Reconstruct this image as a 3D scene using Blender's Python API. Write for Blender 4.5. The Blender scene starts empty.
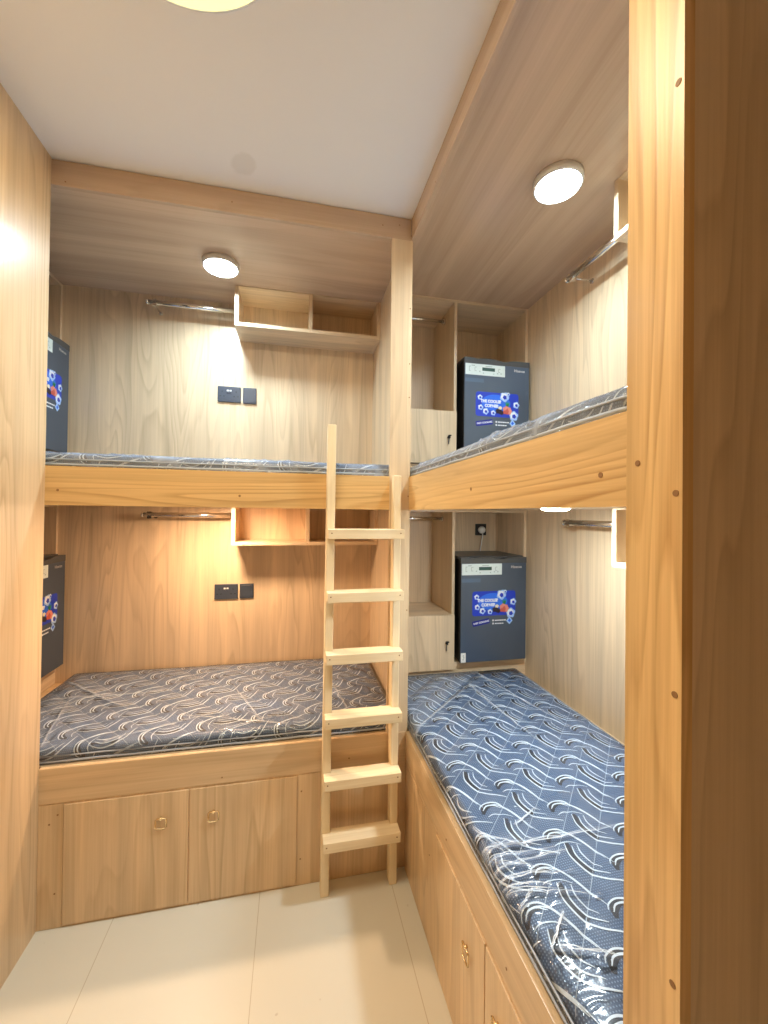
import bpy, bmesh, math, random
from mathutils import Vector, Matrix, noise
random.seed(4)
SC = bpy.context.scene
COL = SC.collection
PI = math.pi

# ------------------------------------------------------------------ plan of the room (metres)
XL, XF, YF, HC = -0.8444, 0.4655, 1.6063, 2.6774     # left wall, right bunk front, left bunk front, ceiling
YB, XR = 2.38, 1.285                                 # back wall, right wall
YP0, YP1 = 0.4053, 0.4906                            # near partition of the right bunk
ZB0, ZB1 = 1.4633, 1.6004                            # side boards of the upper bunks
ZBASE = 0.5525                                       # top rim of the lower bases
ZC = 2.615                                           # inner ceiling of the upper bunks
YN = 2.05                                            # front of the cabinet at the end of the right bunk
XN = -1.188                                          # front of the cabinet at the end of the left bunk
YEND = -2.7

# ------------------------------------------------------------------ materials
def mat_new(name):
    m = bpy.data.materials.new(name); m.use_nodes = True
    nt = m.node_tree
    b = nt.nodes['Principled BSDF']
    return m, nt, b

def N(nt, kind, **kw):
    n = nt.nodes.new(kind)
    for k, v in kw.items():
        if k in n.inputs.keys() if isinstance(k, str) else False:
            n.inputs[k].default_value = v
        else:
            setattr(n, k, v)
    return n

def plain(name, col, rough=.5, metal=0., spec=.5, bump=0., coat=0.):
    m, nt, b = mat_new(name)
    L = nt.links.new
    tc = N(nt, 'ShaderNodeTexCoord')
    nz = N(nt, 'ShaderNodeTexNoise'); nz.inputs['Scale'].default_value = 9; nz.inputs['Detail'].default_value = 3
    L(tc.outputs['Object'], nz.inputs['Vector'])
    mx = N(nt, 'ShaderNodeMix', data_type='RGBA')
    L(nz.outputs['Fac'], mx.inputs[0])
    mx.inputs[6].default_value = (*[c * .95 for c in col], 1); mx.inputs[7].default_value = (*[min(1, c * 1.05) for c in col], 1)
    L(mx.outputs[2], b.inputs['Base Color'])
    b.inputs['Roughness'].default_value = rough; b.inputs['Metallic'].default_value = metal
    b.inputs['Specular IOR Level'].default_value = spec
    b.inputs['Coat Weight'].default_value = coat
    if bump:
        n2 = N(nt, 'ShaderNodeTexNoise'); n2.inputs['Scale'].default_value = 60
        L(tc.outputs['Object'], n2.inputs['Vector'])
        bp = N(nt, 'ShaderNodeBump'); bp.inputs['Strength'].default_value = bump; bp.inputs['Distance'].default_value = .004
        L(n2.outputs['Fac'], bp.inputs['Height']); L(bp.outputs['Normal'], b.inputs['Normal'])
    return m

def wood(name, base, dark, axis='Z', rings=16., figure=.5, fibre=.35, scale=3.2, rough=.33, spec=.5, off=(0, 0, 0), seam=None):
    """laminate with grain along one axis: contour figure of a stretched noise, plus fine fibres"""
    m, nt, b = mat_new(name)
    L = nt.links.new
    tc = N(nt, 'ShaderNodeTexCoord')
    mp = N(nt, 'ShaderNodeMapping'); mp.inputs['Location'].default_value = off
    s = {'X': (.10, 1, 1), 'Y': (1, .10, 1), 'Z': (1, 1, .10)}[axis]
    mp.inputs['Scale'].default_value = s
    L(tc.outputs['Object'], mp.inputs['Vector'])
    n1 = N(nt, 'ShaderNodeTexNoise'); n1.inputs['Scale'].default_value = scale; n1.inputs['Detail'].default_value = 2.5
    n1.inputs['Roughness'].default_value = .45; n1.inputs['Distortion'].default_value = .35
    L(mp.outputs['Vector'], n1.inputs['Vector'])
    mul = N(nt, 'ShaderNodeMath', operation='MULTIPLY'); mul.inputs[1].default_value = rings
    L(n1.outputs['Fac'], mul.inputs[0])
    fr = N(nt, 'ShaderNodeMath', operation='FRACT'); L(mul.outputs[0], fr.inputs[0])
    rp = N(nt, 'ShaderNodeValToRGB')
    e = rp.color_ramp.elements
    e[0].position = 0; e[0].color = (0, 0, 0, 1)
    e[1].position = 1; e[1].color = (0, 0, 0, 1)
    a = e.new(.55); a.color = (.25, .25, .25, 1)
    a = e.new(.88); a.color = (1, 1, 1, 1)
    L(fr.outputs[0], rp.inputs['Fac'])
    mp2 = N(nt, 'ShaderNodeMapping')
    mp2.inputs['Scale'].default_value = {'X': (.018, 1, 1), 'Y': (1, .018, 1), 'Z': (1, 1, .018)}[axis]
    L(tc.outputs['Object'], mp2.inputs['Vector'])
    n2 = N(nt, 'ShaderNodeTexNoise'); n2.inputs['Scale'].default_value = 130; n2.inputs['Detail'].default_value = 3; n2.inputs['Roughness'].default_value = .6
    L(mp2.outputs['Vector'], n2.inputs['Vector'])
    rp2 = N(nt, 'ShaderNodeValToRGB')
    rp2.color_ramp.elements[0].position = .38; rp2.color_ramp.elements[0].color = (1, 1, 1, 1)
    rp2.color_ramp.elements[1].position = .62; rp2.color_ramp.elements[1].color = (0, 0, 0, 1)
    L(n2.outputs['Fac'], rp2.inputs['Fac'])
    n3 = N(nt, 'ShaderNodeTexNoise'); n3.inputs['Scale'].default_value = 7; n3.inputs['Detail'].default_value = 2
    L(mp.outputs['Vector'], n3.inputs['Vector'])
    f1 = N(nt, 'ShaderNodeMath', operation='MULTIPLY'); f1.inputs[1].default_value = figure; L(rp.outputs['Color'], f1.inputs[0])
    # figure only where the broad noise lets it show
    f1b = N(nt, 'ShaderNodeMapRange'); f1b.inputs['From Min'].default_value = .38; f1b.inputs['From Max'].default_value = .62
    f1b.inputs['To Min'].default_value = .25; f1b.inputs['To Max'].default_value = 1.
    L(n3.outputs['Fac'], f1b.inputs['Value'])
    f1c = N(nt, 'ShaderNodeMath', operation='MULTIPLY'); L(f1.outputs[0], f1c.inputs[0]); L(f1b.outputs[0], f1c.inputs[1])
    f2 = N(nt, 'ShaderNodeMath', operation='MULTIPLY'); f2.inputs[1].default_value = fibre; L(rp2.outputs['Color'], f2.inputs[0])
    ad = N(nt, 'ShaderNodeMath', operation='ADD', use_clamp=True); L(f1c.outputs[0], ad.inputs[0]); L(f2.outputs[0], ad.inputs[1])
    mx = N(nt, 'ShaderNodeMix', data_type='RGBA')
    L(ad.outputs[0], mx.inputs[0]); mx.inputs[6].default_value = (*base, 1); mx.inputs[7].default_value = (*dark, 1)
    out = mx.outputs[2]
    # slow tone drift from board to board
    mp3 = N(nt, 'ShaderNodeMapping'); mp3.inputs['Scale'].default_value = {'X': (.05, 1, 1), 'Y': (1, .05, 1), 'Z': (1, 1, .05)}[axis]
    L(tc.outputs['Object'], mp3.inputs['Vector'])
    n4 = N(nt, 'ShaderNodeTexNoise'); n4.inputs['Scale'].default_value = 14; n4.inputs['Detail'].default_value = 1
    L(mp3.outputs['Vector'], n4.inputs['Vector'])
    mr = N(nt, 'ShaderNodeMapRange'); mr.inputs['To Min'].default_value = .88; mr.inputs['To Max'].default_value = 1.1
    mr.inputs['From Min'].default_value = .3; mr.inputs['From Max'].default_value = .7
    L(n4.outputs['Fac'], mr.inputs['Value'])
    hsv = N(nt, 'ShaderNodeHueSaturation'); L(mr.outputs[0], hsv.inputs['Value']); L(out, hsv.inputs['Color'])
    L(hsv.outputs['Color'], b.inputs['Base Color'])
    b.inputs['Roughness'].default_value = rough
    b.inputs['Specular IOR Level'].default_value = spec
    bp = N(nt, 'ShaderNodeBump'); bp.inputs['Strength'].default_value = .08; bp.inputs['Distance'].default_value = .002
    L(ad.outputs[0], bp.inputs['Height']); L(bp.outputs['Normal'], b.inputs['Normal'])
    return m

OAK = dict(base=(.77, .60, .405), dark=(.52, .38, .23))
CAN = dict(base=(.60, .44, .31), dark=(.46, .32, .21))
HON = dict(base=(.81, .545, .245), dark=(.47, .245, .08))
M = {}
TAN = dict(base=(.76, .565, .35), dark=(.50, .33, .165))
M['tan_z'] = wood('tan_laminate_upright', **TAN, axis='Z', figure=.5, fibre=.24, rings=18, scale=4.0, off=(.4, .9, .2))
M['tan_x'] = wood('tan_laminate_lengthwise', **TAN, axis='X', figure=.4, fibre=.24, off=(.3, .2, .9))
M['tan_y'] = wood('tan_laminate_crosswise', **TAN, axis='Y', figure=.4, fibre=.24, off=(.6, .1, .4))
M['oak_z'] = wood('oak_laminate_upright', **OAK, axis='Z', figure=.5, fibre=.24, rings=20, scale=4.4)
M['oak_x'] = wood('oak_laminate_lengthwise', **OAK, axis='X', figure=.4, fibre=.4, off=(.3, .2, .9))
M['oak_y'] = wood('oak_laminate_crosswise', **OAK, axis='Y', figure=.4, fibre=.4, off=(.6, .1, .4))
M['canopy_x'] = wood('glossy_oak_lengthwise', **CAN, axis='X', figure=.3, fibre=.2, rough=.27, off=(.3, .2, .9))
M['canopy_y'] = wood('glossy_oak_crosswise', **CAN, axis='Y', figure=.3, fibre=.2, rough=.27, off=(.6, .1, .4))
M['hon_z'] = wood('honey_laminate_upright', **HON, axis='Z', rings=20, figure=.62, fibre=.3, scale=4.6, off=(.2, .33, .1))
M['hon_x'] = wood('honey_laminate_lengthwise', **HON, axis='X', rings=20, figure=.55, fibre=.22, scale=4.2, off=(.1, .3, .35))
M['hon_y'] = wood('honey_laminate_crosswise', **HON, axis='Y', rings=24, figure=.7, fibre=.22, scale=4.6, off=(.7, .15, .2))
M['pine'] = wood('raw_pine', (.90, .77, .54), (.72, .54, .30), axis='Z', rings=9, figure=.35, fibre=.2, scale=7, rough=.6, spec=.3)
M['pine_x'] = wood('raw_pine_lengthwise', (.90, .77, .54), (.70, .52, .28), axis='X', rings=9, figure=.4, fibre=.2, scale=7, rough=.6, spec=.3)
M['edge'] = plain('pale_edge_band', (.72, .56, .36), .4)
M['chrome'] = plain('chrome', (.78, .76, .74), .18, 1.)
M['brass'] = plain('brass', (.92, .72, .42), .22, 1.)
M['hole'] = plain('brown_filler', (.30, .15, .055), .6)
M['black'] = plain('black_plastic', (.012, .012, .014), .4)
M['anthracite'] = plain('anthracite_plate', (.045, .058, .085), .32)
M['anthracite_dark'] = plain('anthracite_slot', (.006, .007, .01), .4)
M['white'] = plain('white_plastic', (.8, .8, .78), .4)
M['fridge_door'] = plain('graphite_steel', (.105, .145, .215), .30, .6)
M['fridge_top'] = plain('grey_cap', (.075, .08, .085), .35)
M['fridge_body'] = plain('black_casing', (.006, .006, .008), .35)
M['fridge_label'] = plain('pale_label', (.70, .80, .80), .45)
M['label_ink'] = plain('label_ink', (.28, .36, .36), .5)
M['label_dark'] = plain('label_display', (.03, .09, .08), .5)
M['tape'] = plain('blue_tape', (.10, .16, .25), .3)
M['stk_blue'] = plain('sticker_blue', (.010, .045, .52), .35)
M['stk_mid'] = plain('sticker_bright_blue', (.02, .15, .80), .35)
M['stk_navy'] = plain('sticker_navy', (.008, .02, .28), .35)
M['stk_white'] = plain('sticker_white', (.78, .84, .92), .4)
M['stk_ice'] = plain('sticker_ice', (.35, .55, .92), .35)
M['stk_red'] = plain('sticker_red', (.55, .10, .07), .4)
M['stk_pink'] = plain('sticker_salmon', (.70, .25, .20), .4)
M['stk_green'] = plain('sticker_green', (.03, .28, .10), .4)
M['stk_dark'] = plain('sticker_berry', (.02, .012, .03), .4)
M['stk_cream'] = plain('sticker_cream', (.80, .72, .50), .4)
M['nickel_text'] = plain('silver_lettering', (.72, .74, .78), .3, .6)
M['thread'] = plain('pale_thread', (.70, .79, .90), .45)
M['thread_mid'] = plain('seam_thread', (.40, .47, .57), .5)
M['thread_dark'] = plain('dark_thread', (.022, .026, .040), .5)
M['piping'] = plain('pale_piping', (.42, .48, .58), .35)

# painted ceiling with one grey water stain
def ceiling_mat():
    m, nt, b = mat_new('white_ceiling_paint'); L = nt.links.new
    tc = N(nt, 'ShaderNodeTexCoord')
    ds = N(nt, 'ShaderNodeVectorMath', operation='DISTANCE'); ds.inputs[1].default_value = (-.192, 1.49, HC)
    nz = N(nt, 'ShaderNodeTexNoise'); nz.inputs['Scale'].default_value = 14; nz.inputs['Detail'].default_value = 3
    L(tc.outputs['Object'], nz.inputs['Vector'])
    L(tc.outputs['Object'], ds.inputs[0])
    ad = N(nt, 'ShaderNodeMath', operation='MULTIPLY_ADD'); ad.inputs[1].default_value = .06; L(nz.outputs['Fac'], ad.inputs[0]); L(ds.outputs['Value'], ad.inputs[2])
    mr = N(nt, 'ShaderNodeMapRange'); mr.inputs['From Min'].default_value = .066; mr.inputs['From Max'].default_value = .080
    mr.inputs['To Min'].default_value = 1; mr.inputs['To Max'].default_value = 0
    L(ad.outputs[0], mr.inputs['Value'])
    mx = N(nt, 'ShaderNodeMix', data_type='RGBA'); L(mr.outputs[0], mx.inputs[0])
    mx.inputs[6].default_value = (.87, .875, .88, 1); mx.inputs[7].default_value = (.80, .80, .79, 1)
    L(mx.outputs[2], b.inputs['Base Color']); b.inputs['Roughness'].default_value = .75
    return m
M['ceiling'] = ceiling_mat()

def floor_mat():
    m, nt, b = mat_new('cream_floor_tile'); L = nt.links.new
    tc = N(nt, 'ShaderNodeTexCoord')
    nz = N(nt, 'ShaderNodeTexNoise'); nz.inputs['Scale'].default_value = 2.2; nz.inputs['Detail'].default_value = 5
    L(tc.outputs['Object'], nz.inputs['Vector'])
    mx = N(nt, 'ShaderNodeMix', data_type='RGBA'); L(nz.outputs['Fac'], mx.inputs[0])
    mx.inputs[6].default_value = (.68, .67, .59, 1); mx.inputs[7].default_value = (.74, .73, .65, 1)
    br = N(nt, 'ShaderNodeTexBrick')
    br.offset = 0; br.inputs['Scale'].default_value = 1; br.inputs['Mortar Size'].default_value = .0014
    br.inputs['Brick Width'].default_value = .50; br.inputs['Row Height'].default_value = 4.0; br.inputs['Mortar Smooth'].default_value = .2
    mp = N(nt, 'ShaderNodeMapping'); mp.inputs['Location'].default_value = (.105 + .5 * 4, .9 + 2.4, 0)
    L(tc.outputs['Object'], mp.inputs['Vector']); L(mp.outputs['Vector'], br.inputs['Vector'])
    m2 = N(nt, 'ShaderNodeMix', data_type='RGBA'); L(br.outputs['Fac'], m2.inputs[0])
    L(mx.outputs[2], m2.inputs[6]); m2.inputs[7].default_value = (.52, .48, .38, 1)
    # small scuffs
    vz = N(nt, 'ShaderNodeTexNoise'); vz.inputs['Scale'].default_value = 26; vz.inputs['Detail'].default_value = 2
    L(tc.outputs['Object'], vz.inputs['Vector'])
    vr = N(nt, 'ShaderNodeMapRange'); vr.inputs['From Min'].default_value = .74; vr.inputs['From Max'].default_value = .78; vr.inputs['To Max'].default_value = .45
    L(vz.outputs['Fac'], vr.inputs['Value'])
    m3 = N(nt, 'ShaderNodeMix', data_type='RGBA'); L(vr.outputs[0], m3.inputs[0]); L(m2.outputs[2], m3.inputs[6]); m3.inputs[7].default_value = (.40, .35, .27, 1)
    L(m3.outputs[2], b.inputs['Base Color']); b.inputs['Roughness'].default_value = .34
    return m
M['floor'] = floor_mat()

def fabric_mat():
    m, nt, b = mat_new('quilted_damask'); L = nt.links.new
    uv = N(nt, 'ShaderNodeUVMap')
    sp = N(nt, 'ShaderNodeSeparateXYZ'); L(uv.outputs['UV'], sp.inputs[0])
    K = 2 * PI / .0085
    def wave(a, sgn):
        c = N(nt, 'ShaderNodeMath', operation='ADD' if sgn > 0 else 'SUBTRACT'); L(sp.outputs['X'], c.inputs[0]); L(sp.outputs['Y'], c.inputs[1])
        k = N(nt, 'ShaderNodeMath', operation='MULTIPLY'); k.inputs[1].default_value = a; L(c.outputs[0], k.inputs[0])
        s = N(nt, 'ShaderNodeMath', operation='SINE'); L(k.outputs[0], s.inputs[0]); return s
    w = N(nt, 'ShaderNodeMath', operation='MULTIPLY'); L(wave(K * .7071, 1).outputs[0], w.inputs[0]); L(wave(K * .7071, -1).outputs[0], w.inputs[1])
    r = N(nt, 'ShaderNodeMapRange'); r.inputs['From Min'].default_value = .35; r.inputs['From Max'].default_value = .7
    L(w.outputs[0], r.inputs['Value'])
    nz = N(nt, 'ShaderNodeTexNoise'); nz.inputs['Scale'].default_value = 6; L(uv.outputs['UV'], nz.inputs['Vector'])
    r2 = N(nt, 'ShaderNodeMapRange'); r2.inputs['From Min'].default_value = .3; r2.inputs['From Max'].default_value = .65; r2.inputs['To Min'].default_value = .35; r2.inputs['To Max'].default_value = .9
    L(nz.outputs['Fac'], r2.inputs['Value'])
    f = N(nt, 'ShaderNodeMath', operation='MULTIPLY'); L(r.outputs[0], f.inputs[0]); L(r2.outputs[0], f.inputs[1])
    mx = N(nt, 'ShaderNodeMix', data_type='RGBA'); L(f.outputs[0], mx.inputs[0])
    mx.inputs[6].default_value = (.062, .104, .195, 1); mx.inputs[7].default_value = (.30, .41, .58, 1)
    L(mx.outputs[2], b.inputs['Base Color']); b.inputs['Roughness'].default_value = .5
    b.inputs['Sheen Weight'].default_value = .15
    return m
M['fabric'] = fabric_mat()

def film_mat():
    """clear plastic sheet: thin, glossy, milky where it creases and where glare is painted in"""
    m, nt, b = mat_new('clear_plastic_film'); L = nt.links.new
    nt.nodes.remove(b)
    out = nt.nodes['Material Output']
    uv = N(nt, 'ShaderNodeUVMap')
    tr = N(nt, 'ShaderNodeBsdfTransparent')
    gl = N(nt, 'ShaderNodeBsdfGlossy'); gl.inputs['Roughness'].default_value = .12
    df = N(nt, 'ShaderNodeBsdfDiffuse'); df.inputs['Color'].default_value = (.72, .80, .95, 1)
    fr = N(nt, 'ShaderNodeFresnel'); fr.inputs['IOR'].default_value = 1.38
    # fine wrinkles
    mp = N(nt, 'ShaderNodeMapping'); mp.inputs['Scale'].default_value = (6, 15, 1); mp.inputs['Rotation'].default_value = (0, 0, .25)
    L(uv.outputs['UV'], mp.inputs['Vector'])
    nz = N(nt, 'ShaderNodeTexNoise'); nz.inputs['Scale'].default_value = 2.2; nz.inputs['Detail'].default_value = 4; nz.inputs['Distortion'].default_value = .8
    nz.noise_type = 'RIDGED_MULTIFRACTAL' if hasattr(nz, 'noise_type') else nz.noise_type
    L(mp.outputs['Vector'], nz.inputs['Vector'])
    bp = N(nt, 'ShaderNodeBump'); bp.inputs['Strength'].default_value = .8; bp.inputs['Distance'].default_value = .006
    L(nz.outputs['Fac'], bp.inputs['Height'])
    for s in (gl, fr, df): L(bp.outputs['Normal'], s.inputs['Normal'])
    m1 = N(nt, 'ShaderNodeMixShader'); L(fr.outputs[0], m1.inputs[0]); L(tr.outputs[0], m1.inputs[1]); L(gl.outputs[0], m1.inputs[2])
    at = N(nt, 'ShaderNodeAttribute'); at.attribute_name = 'crease'
    md = N(nt, 'ShaderNodeMath', operation='MULTIPLY_ADD', use_clamp=True); md.inputs[1].default_value = .40; md.inputs[2].default_value = .012
    L(at.outputs['Fac'], md.inputs[0])
    m2 = N(nt, 'ShaderNodeMixShader'); L(md.outputs[0], m2.inputs[0]); L(m1.outputs[0], m2.inputs[1]); L(df.outputs[0], m2.inputs[2])
    L(m2.outputs[0], out.inputs['Surface'])
    return m
M['film'] = film_mat()

def fold_glint_mat():
    m, nt, b = mat_new('creased_film_glint'); L = nt.links.new  # film folds with their glints painted in as pale colour
    tr = N(nt, 'ShaderNodeBsdfTransparent'); mx = N(nt, 'ShaderNodeMixShader')
    tc = N(nt, 'ShaderNodeTexCoord'); nz = N(nt, 'ShaderNodeTexNoise'); nz.inputs['Scale'].default_value = 14
    L(tc.outputs['Object'], nz.inputs['Vector'])
    mr = N(nt, 'ShaderNodeMapRange'); mr.inputs['From Min'].default_value = .3; mr.inputs['From Max'].default_value = .7; mr.inputs['To Min'].default_value = .25; mr.inputs['To Max'].default_value = .95
    L(nz.outputs['Fac'], mr.inputs['Value']); L(mr.outputs[0], mx.inputs[0])
    b.inputs['Base Color'].default_value = (.82, .88, .95, 1); b.inputs['Roughness'].default_value = .2
    L(tr.outputs[0], mx.inputs[1]); L(b.outputs[0], mx.inputs[2]); L(mx.outputs[0], nt.nodes['Material Output'].inputs['Surface'])
    return m
M['film_fold_glint'] = fold_glint_mat()

def emit(name, col, strength):
    m, nt, b = mat_new(name)
    b.inputs['Base Color'].default_value = (.8, .8, .8, 1)
    b.inputs['Emission Color'].default_value = (*col, 1); b.inputs['Emission Strength'].default_value = strength
    return m
M['lamp_cool'] = emit('cool_lamp_glow', (.72, .90, 1.0), 165)
M['lamp_neutral'] = emit('neutral_lamp_glow', (.84, .96, 1.0), 225)
M['lamp_warm'] = emit('warm_lamp_glow', (1.0, .665, .41), 300)
M['lamp_dome'] = emit('yellow_dome_glow', (1.0, .90, .40), .62)
M['lamp_dome'].node_tree.nodes['Principled BSDF'].inputs['Base Color'].default_value = (.25, .24, .18, 1)

# ------------------------------------------------------------------ mesh helpers
def box(bm, x0, x1, y0, y1, z0, z1, mi=0, bev=0.):
    vs = [bm.verts.new((x, y, z)) for x in (x0, x1) for y in (y0, y1) for z in (z0, z1)]
    q = [(0, 1, 3, 2), (4, 6, 7, 5), (0, 4, 5, 1), (2, 3, 7, 6), (0, 2, 6, 4), (1, 5, 7, 3)]
    fs = [bm.faces.new([vs[i] for i in f]) for f in q]
    for f in fs: f.material_index = mi
    if bev:
        es = list({e for f in fs for e in f.edges})
        r = bmesh.ops.bevel(bm, geom=es, offset=bev, segments=2, profile=.5, affect='EDGES')
        for f in r['faces']: f.material_index = mi
    return bm

def B(*a, **k):
    return box(bmesh.new(), *a, **k)

def cyl(bm, a, b_, r, n=16, mi=0, r2=None, cap=True):
    a, b_ = Vector(a), Vector(b_); d = (b_ - a).normalized()
    u = d.orthogonal().normalized(); v = d.cross(u)
    rr = r if r2 is None else r2
    A = [bm.verts.new(a + r * (u * math.cos(t) + v * math.sin(t))) for t in [2 * PI * i / n for i in range(n)]]
    C = [bm.verts.new(b_ + rr * (u * math.cos(t) + v * math.sin(t))) for t in [2 * PI * i / n for i in range(n)]]
    fs = [bm.faces.new((A[i], A[(i + 1) % n], C[(i + 1) % n], C[i])) for i in range(n)]
    for f in fs: f.smooth = True
    if cap: fs += [bm.faces.new(A[::-1]), bm.faces.new(C)]
    for f in fs: f.material_index = mi
    return bm

def lathe(bm, prof, c, n=48, mi=0, axis='Z'):
    rings = []
    for r, h in prof:
        ring = []
        for i in range(n):
            t = 2 * PI * i / n
            p = Vector((r * math.cos(t), r * math.sin(t), h))
            if axis == 'Y': p = Vector((p.x, p.z, p.y))
            if axis == 'X': p = Vector((p.z, p.x, p.y))
            ring.append(bm.verts.new(Vector(c) + p))
        rings.append(ring)
    for a, b_ in zip(rings, rings[1:]):
        for i in range(n):
            f = bm.faces.new((a[i], a[(i + 1) % n], b_[(i + 1) % n], b_[i])); f.smooth = True; f.material_index = mi
    for ring, rev in ((rings[0], True), (rings[-1], False)):
        f = bm.faces.new(ring[::-1] if rev else ring); f.material_index = mi
    return bm

def tube(bm, pts, r, n=8, mi=0, closed=False):
    pts = [Vector(p) for p in pts]; rings = []
    m = len(pts)
    for i, p in enumerate(pts):
        if closed: d = pts[(i + 1) % m] - pts[i - 1]
        else: d = pts[min(i + 1, m - 1)] - pts[max(i - 1, 0)]
        d.normalize()
        ref = Vector((0, 0, 1)) if abs(d.z) < .9 else Vector((1, 0, 0))
        u = d.cross(ref).normalized(); v = u.cross(d)
        rings.append([bm.verts.new(p + r * (u * math.cos(2 * PI * k / n) + v * math.sin(2 * PI * k / n))) for k in range(n)])
    for i in range(m if closed else m - 1):
        a, b_ = rings[i], rings[(i + 1) % m]
        for k in range(n):
            f = bm.faces.new((a[k], a[(k + 1) % n], b_[(k + 1) % n], b_[k])); f.smooth = True; f.material_index = mi
    if not closed:
        bm.faces.new(rings[0][::-1]).material_index = mi; bm.faces.new(rings[-1]).material_index = mi
    return bm

def world_loc(o):
    p = Vector((0, 0, 0))
    while o is not None:
        p += o.location; o = o.parent
    return p

def obj(name, bm, mats, parent=None, fixn=True):
    """one mesh object; shapes are written in room coordinates and moved under the parent"""
    if fixn: bmesh.ops.recalc_face_normals(bm, faces=bm.faces)
    if parent is not None:
        bmesh.ops.translate(bm, vec=-world_loc(parent), verts=bm.verts)
    me = bpy.data.meshes.new(name); bm.to_mesh(me); bm.free()
    for mm in (mats if isinstance(mats, (list, tuple)) else [mats]):
        me.materials.append(M[mm] if isinstance(mm, str) else mm)
    o = bpy.data.objects.new(name, me); COL.objects.link(o)
    if parent is not None: o.parent = parent
    return o

def tag(o, label, cat, group=None, kind=None):
    o['label'] = label; o['category'] = cat
    if group: o['group'] = group
    if kind: o['kind'] = kind
    return o

def thing(name, loc, label, cat, group=None):
    o = bpy.data.objects.new(name, None); COL.objects.link(o)
    o.empty_display_size = .1; o.location = loc
    return tag(o, label, cat, group)

def copy_tree(o, loc=None, rz=None, label=None, parent=None):
    c = o.copy(); COL.objects.link(c)
    if parent is not None: c.parent = parent
    for ch in list(o.children): copy_tree(ch, parent=c)
    if loc is not None: c.location = loc
    if rz is not None: c.rotation_euler = (0, 0, rz)
    if label: c['label'] = label
    return c

def struct(name, bm, mats, label, cat):
    return tag(obj(name, bm, mats), label, cat, kind='structure')

def cap(parent, p, axis='X', r=.0035):
    """a filled screw hole on a board face"""
    p = Vector(p); d = {'X': Vector((-.0008, 0, 0)), 'Y': Vector((0, -.0008, 0))}[axis]
    bm = bmesh.new(); cyl(bm, p, p + d, r, 10)
    return obj('screw_hole', bm, 'hole', parent)

# ------------------------------------------------------------------ room shell
struct('floor', B(-1.55, 1.33, YEND - .04, 2.42, -.06, 0), 'floor', 'cream glossy tiled floor of the narrow bunk room', 'floor')
struct('ceiling', B(-1.55, 1.33, YEND - .04, 2.42, HC, HC + .06), 'ceiling', 'white painted ceiling with a faint grey stain', 'ceiling')
struct('wall_left', B(XL - .02, XL, YEND, YF, 0, HC), 'tan_z', 'tall oak laminate wall along the left side of the aisle', 'wall')
struct('wall_back', B(-1.53, XR + .02, YB, YB + .03, 0, HC), 'oak_z', 'oak laminate back wall behind the bunks', 'wall')
struct('wall_right', B(XR, XR + .03, YP1 - .01, YB, 0, HC), 'oak_z', 'pale oak laminate wall along the right bunks', 'wall')
struct('wall_near', B(XL - .02, XR + .03, YEND - .03, YEND, 0, HC), 'oak_z', 'oak laminate wall at the near end of the aisle', 'wall')
struct('wall_near_right', B(XR, XR + .03, YEND, YP0 + .02, 0, HC), 'oak_z', 'oak laminate wall on the right of the near end', 'wall')

# ------------------------------------------------------------------ frame of the bunks
post = thing('corner_post', (.427, YF, ZBASE), 'tall pale oak corner post between the left and right bunks behind the ladder', 'post')
obj('front_board', B(.383, .471, YF, YF + .0158, ZBASE + .0002, 2.584), 'oak_z', post)
obj('divider_panel', B(.457, .471, YF + .018, 2.38, ZBASE + .002, ZB0), 'oak_z', post)
obj('divider_panel', B(.457, .471, YF + .018, 2.38, ZB1 + .0, ZC - .001), 'oak_z', post)
for z in (2.30, 2.07, 1.93, 1.52, 1.05): cap(post, (.463, YF, z), 'Y', .0028)

part = thing('bunk_partition', (.87, .448, 0), 'thick oak partition at the near end of the right bunks with a lit honey edge', 'partition')
obj('edge_trim', B(XF, XF + .016, YP0, YP1, 0, HC - .001), 'hon_z', part)
obj('near_panel', B(XF + .016, XR, YP0, YP0 + .016, 0, HC - .001), 'oak_z', part)
obj('inner_panel', B(XF + .016, XR, YP1 - .016, YP1, 0, HC - .001), 'oak_z', part)
for y, z in ((.413, 1.995), (.414, 1.479), (.414, 1.229), (.415, .873), (.471, 1.523)): cap(part, (XF, y, z), 'X', .0042)

def canopy(name, label, header, panel, hm, pm, holes, ax):
    c = thing(name, (header[0], header[2], header[4]), label, 'canopy', 'ceiling canopies of the upper bunks')
    obj('header_board', B(*header), hm, c)
    obj('ceiling_panel', B(*panel), pm, c)
    for h in holes: cap(c, h, ax, .0025)
canopy('bunk_canopy', 'oak ceiling panel and header board over the left upper bunk',
       (XL, .464, YF, YF + .016, 2.5845, HC - .004), (-1.53, .457, YF + .016, YB, ZC, ZC + .012), 'canopy_x', 'canopy_x',
       [(.342, YF, 2.631), (.413, YF, 2.642), (-.245, YF, 2.625), (-.80, YF, 2.60)], 'Y')
canopy('bunk_canopy', 'oak ceiling panel and header board over the right upper bunk',
       (XF, XF + .016, YP1, YF - .001, 2.586, HC - .001), (.4725, XR, YP1, YB, ZC, ZC + .012), 'canopy_y', 'canopy_y',
       [(XF, 1.318, 2.60)], 'X')

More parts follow.
